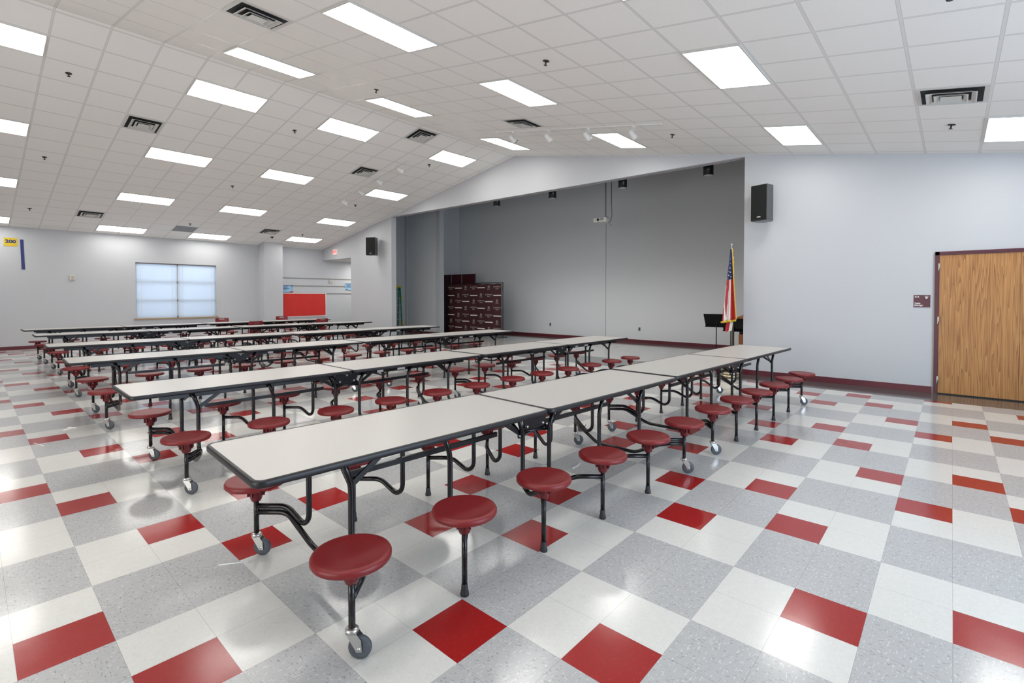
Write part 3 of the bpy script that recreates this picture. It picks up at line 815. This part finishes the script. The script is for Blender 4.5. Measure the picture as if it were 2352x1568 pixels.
# tack rails
for k, (z, x0, x1, lab) in enumerate(((2.29, 6.65, 12.4, 'topmost'), (1.98, 6.65, 12.4, 'middle'), (1.667, 6.65, 12.4, 'lowest'))):
    bm = BM(); box(bm, x0, x1, YL-.018, YL, z-.018, z+.012); o = obj('wall_rail', bm, M['rail']); tag(o, 'thin taupe rail along the far wall, %s of three' % lab, 'rail', 'thin rails on the far wall')
t = thing('red_paper', 'big red paper sheet with white border on the far wall', 'poster', (7.72, YL-.024, 1.20))
bm = BM(); box(bm, -.955, .955, -.002, .002, -.505, .475); obj('border', bm, M['paper_white'], t)
bm = BM(); n = 14
rows_ = []
for j in range(9):
    rows_.append([bm.verts.new((-.915 + 1.83*i/n, -.008 - .005*math.sin(i*1.7+j*.9), -.455 + .90*j/8 - (.02*(1-i/n) if j == 0 else 0))) for i in range(n+1)])
for a, b in zip(rows_, rows_[1:]):
    for i in range(n): f = bm.faces.new((a[i], a[i+1], b[i+1], b[i])); f.smooth = True
obj('red_sheet', bm, M['paper_red'], t)
def poster(x, z, w, h, lab):
    t = thing('poster', lab, 'poster', (x, YL-.022, z), group='light blue posters on the far wall')
    bm = BM(); box(bm, -w/2, w/2, -.002, .024, -h/2, h/2); obj('sheet', bm, M['poster_blue'], t)
    bm = BM(); prism(bm, [(w*.2, h*.5), (w*.5, h*.5), (w*.5, h*.32)], 1, -.004, -.002); box(bm, -w*.5, w*.2, -.004, -.002, h*.44, h*.5); box(bm, -w*.42, -w*.25, -.004, -.002, -h*.42, -h*.33); obj('heading_band', bm, M['ink_navy'], t)
    bm = BM()
    for j, (a, b) in enumerate(((-.40, .10), (-.40, .02), (-.40, .18), (-.40, .05))): box(bm, w*a, w*b, -.004, -.002, h*(.27-.13*j), h*(.33-.13*j))
    obj('text_lines', bm, [M['ink_navy']], t)
    bm = BM(); prism(bm, [(w*.1, -h*.5), (w*.5, -h*.5), (w*.5, -h*.25)], 1, -.004, -.002); obj('corner_flash', bm, M['ink_red'], t)
poster(7.00, 1.84, .50, .28, 'light blue poster above the left end of the red paper')
poster(9.80, 1.97, .46, .30, 'light blue poster at the corridor opening, partly cut off by the wall')
# exit sign on the header over the corridor opening
t = thing('exit_sign', 'white exit sign with red letters over the corridor opening', 'sign', (XW-.005, 17.33, 3.35))
bm = BM(); box(bm, -.045, .005, -.15, .15, -.11, .11); obj('housing', bm, M['exit_white'], t, bevel=.006)
text('lettering', 'EXIT', .15, (-.047, 0, 0), RW, M['exit_red'], t, bold=.004)
# ------------------------------------------------------------------ stage props
# backdrop banner (stands on the stage in front of dark red panels)
BX, BY0, BY1, BZ = 11.65, 13.95, 10.90, 2.05
t = thing('photo_backdrop', 'dark maroon step-and-repeat banner on a black frame at the left of the stage', 'backdrop', (BX, (BY0+BY1)/2, 0)); hw = (BY0-BY1)/2
bm = BM(); n = 44; m_ = 10; g = []
def fold(u): return .035*math.sin(u*9)*max(0, .9-u) + .02*math.sin(u*23)*max(0, .75-u) + .006*math.sin(u*40)
for j in range(m_+1):
    z = .10 + (BZ-.14)*j/m_
    g.append([bm.verts.new((-fold(i/n)*(1+.25*math.sin(j*.6)), hw-.03 - (2*hw-.07)*i/n, z + (.012*math.sin(i*.8) if j == m_ else 0))) for i in range(n+1)])
for a, b in zip(g, g[1:]):
    for i in range(n): f = bm.faces.new((a[i], a[i+1], b[i+1], b[i])); f.smooth = True
ban = obj('banner', bm, M['banner'], t)
bm = BM()
for yy in (-hw, hw): tube(bm, [(0.03, yy, .02), (0.03, yy, BZ)], .014, 8)
tube(bm, [(0.03, -hw, BZ), (0.03, hw, BZ)], .014, 8)
for yy in (-hw, hw): box(bm, -.25, .25, yy-.02, yy+.02, 0, .02)
obj('stand_frame', bm, M['black'], t)
bm = BM()
rowz = [1.87, 1.575, 1.34, 1.08, .80, .555, .30]
pitch = .425; k0 = 0
texts = []
for r_, z in enumerate(rowz):
    seq0 = [0, 2, 1][r_ % 3]    # 0 wordmark, 1 bar, 2 logo
    for c_ in range(7):
        yy = hw - .24 - pitch*c_
        if yy < -hw+.12: break
        kind = ((0, 1, 2)[(c_ + (0, 1, 2)[r_ % 3]) % 3])
        u = (hw - yy)/(2*hw); xx = -fold(u)*1.25 - .014
        if kind == 1: box(bm, xx-.001, xx, yy-.20, yy+.20, z-.018, z+.018)
        else: texts.append((kind, xx-.004, yy, z))
obj('white_bars', bm, M['ink_white'], ban)
cu = {}
for kind, xx, yy, z in texts:
    for key, s, size, dz in (((0, 'a'), 'BLUEWOOD', .066, .028), ((0, 'b'), 'BULLS', .058, -.040)) if kind == 0 else (((2, 'a'), 'BI', .14, .025), ((2, 'b'), 'BULLS', .055, -.06)):
        if (key, s) not in cu:
            o = text('wordmark' if kind == 0 else 'logo', s, size, (xx, yy, z+dz), RW, M['ink_dim'], ban, bold=.0005); cu[(key, s)] = o
        else:
            o = cu[(key, s)].copy(); COL.objects.link(o); o.location = (xx, yy, z+dz)

t = thing('folding_panels', 'tall dark maroon folding panels standing behind the banner', 'partition', (12.2, 0, 0))
for (y0, y1) in ((14.40, 15.02), (13.74, 14.36), (12.95, 13.70)):
    bm = BM(); box(bm, 0, .06, y0, y1, .02, 2.46); obj('panel', bm, M['dark_red'], t, bevel=.004)
bm = BM()
for yy in (14.38, 13.72): box(bm, -.008, .05, yy-.014, yy+.014, .02, 2.46)
obj('edge_strip', bm, M['panel_edge'], t)
bm = BM(); box(bm, -.15, .25, 12.95, 15.02, 0, .02); obj('base', bm, M['black'], t)

# green step ladder folded upright behind the left edge of the opening
t = thing('step_ladder', 'green folded step ladder with yellow top behind the left stage edge', 'ladder', (10.42, 15.66, 0), math.radians(20))
for sx in (-1, 1):
    bm = BM(); tube(bm, [(sx*.24, -.02, .0), (sx*.14, .03, 1.93)], .035, 4); obj('rail', bm, M['ladder_green'], t)
    bm = BM(); tube(bm, [(sx*.22, .20, .0), (sx*.13, .07, 1.93)], .028, 4); obj('rear_leg', bm, M['ladder_green'], t)
for k in range(6):
    z = .30 + .29*k; w = .225 - .016*k*1.0
    bm = BM(); box(bm, -w, w, -.03+.008*k, .05+.008*k, z-.012, z+.012); obj('step', bm, M['zinc'], t)
bm = BM(); box(bm, -.19, .19, -.03, .14, 1.91, 1.98); obj('top_cap', bm, M['ladder_yellow'], t, bevel=.01)
bm = BM(); box(bm, .135, .20, -.042, -.034, 1.42, 1.56); box(bm, .17, .24, -.062, -.054, .35, .5); obj('warning_label', bm, M['ladder_yellow'], t)

# outlets
for (y, z, lab) in ((9.91, .47, 'left'), (6.20, .45, 'right')):
    t = thing('wall_outlet', 'small steel outlet low on the stage back wall, the %s one' % lab, 'outlet', (XS-.004, y, z), group='outlets on the stage back wall')
    bm = BM(); box(bm, -.004, .004, -.04, .04, -.06, .06); obj('plate', bm, M['outlet'], t)
    bm = BM()
    for zz in (-.025, .025): box(bm, -.006, -.003, -.017, .017, zz-.016, zz+.016)
    obj('socket', bm, M['vent_dark'], t)

# music stands
def music_stand(x, y, z, rz, lab):
    t = thing('music_stand', lab, 'music stand', (x, y, 0), rz, 'black music stands on the stage')
    bm = BM(); mt = Matrix.Translation((0, 0, z)) @ Matrix.Rotation(math.radians(-28), 4, 'Y')
    prism(bm, [(-.25, .16), (.25, .16), (.235, -.13), (-.235, -.13)], 0, -.004, .004)
    box(bm, -.06, .0, -.235, .235, -.135, -.128)
    for v in bm.verts: v.co = mt @ v.co
    obj('desk', bm, M['black'], t)
    bm = BM(); tube(bm, [(.02, 0, .12), (.02, 0, z-.02)], .011, 10); lathe(bm, [(.0005, 0), (.02, 0), (.02, .03), (.0005, .03)], c=(.02, 0, z-.06), seg=12); obj('pole', bm, M['black'], t)
    for k in range(3):
        a = 2*PI*k/3; bm = BM(); tube(bm, fillet([(.02, 0, .16), (.02+.16*math.cos(a), .16*math.sin(a), .06), (.02+.27*math.cos(a), .27*math.sin(a), .008)], .05), .009, 8); obj('leg', bm, M['black'], t)
music_stand(9.32, 2.33, 1.0, 0.12, 'black music stand on the stage, left of the flag')
music_stand(9.62, 2.06, .90, 0.0, 'lower black music stand partly hidden behind the flag')
# lectern
t = thing('lectern', 'orange-brown wooden lectern half hidden behind the right stage edge', 'lectern', (10.45, 1.82, 0))
bm = BM(); box(bm, -.22, .22, -.32, .32, 0, .655); obj('cabinet', bm, M['lectern'], t, bevel=.005)
bm = BM(); box(bm, -.20, .20, -.31, .31, .655, .93); obj('open_shelf', bm, M['black'], t)
bm = BM(); prism(bm, [(-.26, .93), (.24, .93), (.24, 1.10), (-.26, 1.055)], 1, -.34, .34); obj('top', bm, M['lectern'], t)

# ------------------------------------------------------------------ flags
def flag(x, y, H, label, us, rz=0.0):
    t = thing('flag', label, 'flag', (x, y, 0), rz, 'flags on poles at the stage edge')
    if us:
        prof = [(.0005, 0), (.155, 0)]
        z = 0.004
        for k in range(5): prof += [(.158, z), (.158, z+.034), (.148, z+.040), (.148, z+.044)]; z += .048
        prof += [(.150, z), (.10, z+.04), (.03, z+.06), (.0005, z+.06)]
    else: prof = [(.0005, 0), (.14, 0), (.14, .03), (.10, .06), (.03, .10), (.0005, .10)]
    bm = BM(); lathe(bm, prof, seg=32); obj('base', bm, M['brass'], t)
    bm = BM(); tube(bm, [(0, 0, .05), (0, 0, H-.07)], .0135, 12); obj('pole', bm, M['pole_wood'], t)
    bm = BM(); lathe(bm, [(.0005, H-.10), (.018, H-.10), (.018, H-.085), (.009, H-.07), (.008, H-.04), (.013, H-.035), (.013, H), (.0005, H+.003)], seg=14); obj('finial', bm, M['zinc'] if us else M['brass'], t)
    # hanging cloth: narrow at the top, gathered folds, wider at the bottom; u runs across (camera-right = -Y)
    n = 48; m2 = 40; zt = H-.10; zb = 1.09 if us else 1.12
    def P(u, v):
        z = zt + (zb-zt)*v
        wl = .020 + .130*v**1.1; wr = (.020 + .100*v**1.2) * (1.0 if us else .62)
        yy = wl - (wl+wr)*u
        xx = -.02 - .05*v*abs(math.sin(u*PI*2.5+.4)) - .02*v
        if us: z += (.022*(1-2*u) if False else -.045*(1-u)*v)
        return (xx, yy, z)
    mats = [M['flag_red'], M['flag_white'], M['flag_blue'], M['gold'], M['flag_dark']]
    bm = BM(); G = [[bm.verts.new(P(i/n, j/m2)) for i in range(n+1)] for j in range(m2+1)]
    for j in range(m2):
        for i in range(n):
            f = bm.faces.new((G[j][i], G[j][i+1], G[j+1][i+1], G[j+1][i])); f.smooth = True
            u, v = (i+.5)/n, (j+.5)/m2
            if us:
                # stripes fall diagonally to the lower right
                if v < .43 and u < .93: mi = 2
                else:
                    s = u*1.0
                    mi = 1 if s < .08*(1) and v > .5 else (0 if s < .34-.10*(v-.4) else (1 if s < .60 else 0))
                    if v > .62 and s < .10*(v-.6)*8: mi = 1
                    if v > .80 and s < .06+.5*(v-.80): mi = 0
                    if .08 < s and v < .5 and s < .16: mi = 0
            else: mi = 4
            f.material_index = mi
    cl = obj('cloth', bm, mats, t); md = cl.modifiers.new('s', 'SOLIDIFY'); md.thickness = .003
    bm = BM()
    tube(bm, [Vector(P(1.0, v/20)) + Vector((-.012, -.004, 0)) for v in range(21)], .0105, 6, radii=[.016 if v == 0 else (.010 if us else .006) for v in range(21)])
    tube(bm, [Vector(P(u/16, 1.0)) + Vector((-.012, 0, -.012)) for u in range(17)], .021 if us else .010, 6)
    obj('fringe', bm, M['gold'], cl)
    if us:
        bm = BM()
        for (u, v, s) in ((.45, .20, .011), (.42, .265, .015), (.25, .31, .011), (.55, .325, .016), (.27, .365, .015), (.62, .39, .013), (.10, .405, .010), (.38, .14, .009)):
            c = Vector(P(u, v)) + Vector((-.012, 0, 0)); pts = []
            for k in range(10):
                a = PI/2 + PI*k/5; r = s if k % 2 == 0 else s*.42; pts.append((c.y + r*math.cos(a), c.z + r*math.sin(a)))
            prism(bm, pts, 0, c.x-.001, c.x+.002)
        obj('stars', bm, M['flag_white'], cl)
        bm = BM()   # lower tail of the flag below the fringe
        A = [(-.045, .07, 1.04), (-.05, .0, 1.04), (-.05, -.055, 1.08), (-.04, .10, .86), (-.05, .03, .86), (-.05, -.03, .88)]
        v = [bm.verts.new(a) for a in A]
        f = bm.faces.new((v[0], v[1], v[4], v[3])); f.material_index = 0
        f = bm.faces.new((v[1], v[2], v[5], v[4])); f.material_index = 1
        obj('cloth_tail', bm, [M['flag_red'], M['flag_white']], t)
flag(8.02, 1.60, 2.515, 'United States flag with gold fringe hanging at the right stage edge', True)
flag(8.36, 1.675, 2.30, 'dark flag with gold fringe, mostly hidden behind the striped flag', False)

# ------------------------------------------------------------------ litter on the floor
def straw(pts, lab):
    bm = BM(); tube(bm, [(x, y, .0035) for x, y in pts], .0035, 6); o = obj('drinking_straw', bm, M['straw']); tag(o, lab, 'straw', 'white straws on the floor')
straw([(-.71, 1.552), (-.64, 1.505), (-.583, 1.465)], 'white straw piece on the floor left of the nearest red stools')
straw([(-1.19, 5.545), (-1.16, 5.44), (-1.131, 5.345)], 'white straw piece near the left edge of the floor')
straw([(1.912, .968), (1.99, .97), (2.072, .993)], 'white straw piece under the front table, near the fold')
bm = BM(); box(bm, -.06, .06, -.02, .02, 0, .006); box(bm, .02, .05, -.05, .06, 0.001, .008); o = obj('paper_scrap', bm, M['straw']); o.location = (-.86, 6.02, 0); o.rotation_euler = (0, 0, .6); tag(o, 'crumpled white paper scrap on the floor by the third row', 'litter')
bm = BM(); lathe(bm, [(.03, .0), (.035, 0.001), (.055, .07), (.057, .072), (.054, .072), (.033, .004), (.0005, .004)], seg=24)
o = obj('plastic_cup', bm, M['clear']); o.location = (2.99, 1.60, .0); tag(o, 'clear plastic cup standing on the floor behind the front table', 'cup')

# ------------------------------------------------------------------ lights: daylight from windows right of the camera, plus an added ceiling fill
def area(name, loc, target, sx, sy, power, col):
    l = bpy.data.lights.new(name, 'AREA'); l.shape = 'RECTANGLE'; l.size = sx; l.size_y = sy; l.energy = power; l.color = col
    o = bpy.data.objects.new(name, l); COL.objects.link(o); o.location = loc
    o.rotation_euler = (Vector(target)-Vector(loc)).to_track_quat('-Z', 'Y').to_euler()
area('daylight_right', (3.0, YB+.15, 1.4), (4.5, 1, 4.2), 7.0, 1.8, 520, (.66, .82, 1.0))
area('ceiling_fill', (XB+.15, 3.0, 1.6), (2, 6, 5.0), 9.0, 2.0, 430, (1.0, .98, .94))  # added fill lamp, aimed up to brighten the ceiling
area('corridor_lamp', (10.2, 17.3, Z_AL-.03), (10.2, 17.3, 0), .6, 1.2, 40, (1, .98, .94))
area('sun_side_window', (3.29, YL+1.2, 2.0), (3.29, YL, 1.7), 3.0, 2.4, 34, (.90, .94, 1.0))

for y in (9.416, 7.178, 4.901, 2.70):
    l = bpy.data.lights.new('downlight_lamp', 'SPOT'); l.energy = 150; l.spot_size = 2.4; l.spot_blend = .8; l.shadow_soft_size = .09; l.color = (1, .98, .95)
    o = bpy.data.objects.new('downlight_lamp', l); COL.objects.link(o); o.location = (9.8, y, 4.30)
w = bpy.data.worlds.new('World'); scene.world = w; w.use_nodes = True
bg = w.node_tree.nodes['Background']; bg.inputs[0].default_value = (.74, .85, 1.0, 1); bg.inputs[1].default_value = 0.7

# ------------------------------------------------------------------ camera
f_px, cx, cy, yaw, ph = 1126.03, 1176, 704.5, .73109, -.02
F = Vector((math.cos(yaw)*math.cos(ph), math.sin(yaw)*math.cos(ph), math.sin(ph))); R = Vector((math.sin(yaw), -math.cos(yaw), 0)); U = R.cross(F)
cd = bpy.data.cameras.new('Camera'); cam = bpy.data.objects.new('Camera', cd); COL.objects.link(cam)
cam.matrix_world = Matrix(((R.x, U.x, -F.x, -1.639), (R.y, U.y, -F.y, -1.5005), (R.z, U.z, -F.z, 1.5118), (0, 0, 0, 1)))
cd.sensor_width = 36; cd.lens = f_px/2352*36; cd.shift_y = (cy-784)/2352; cd.clip_start = .05
scene.camera = cam
scene.view_settings.view_transform = 'Standard'; scene.view_settings.look = 'None'; scene.view_settings.exposure = 0.0
scene.cycles.max_bounces = 7; scene.cycles.diffuse_bounces = 5; scene.cycles.glossy_bounces = 3; scene.cycles.transmission_bounces = 5
scene.cycles.use_adaptive_sampling = True; scene.cycles.adaptive_threshold = 0.06; scene.cycles.use_denoising = True; scene.cycles.sample_clamp_indirect = 6
scene.cycles.caustics_reflective = False; scene.cycles.caustics_refractive = False
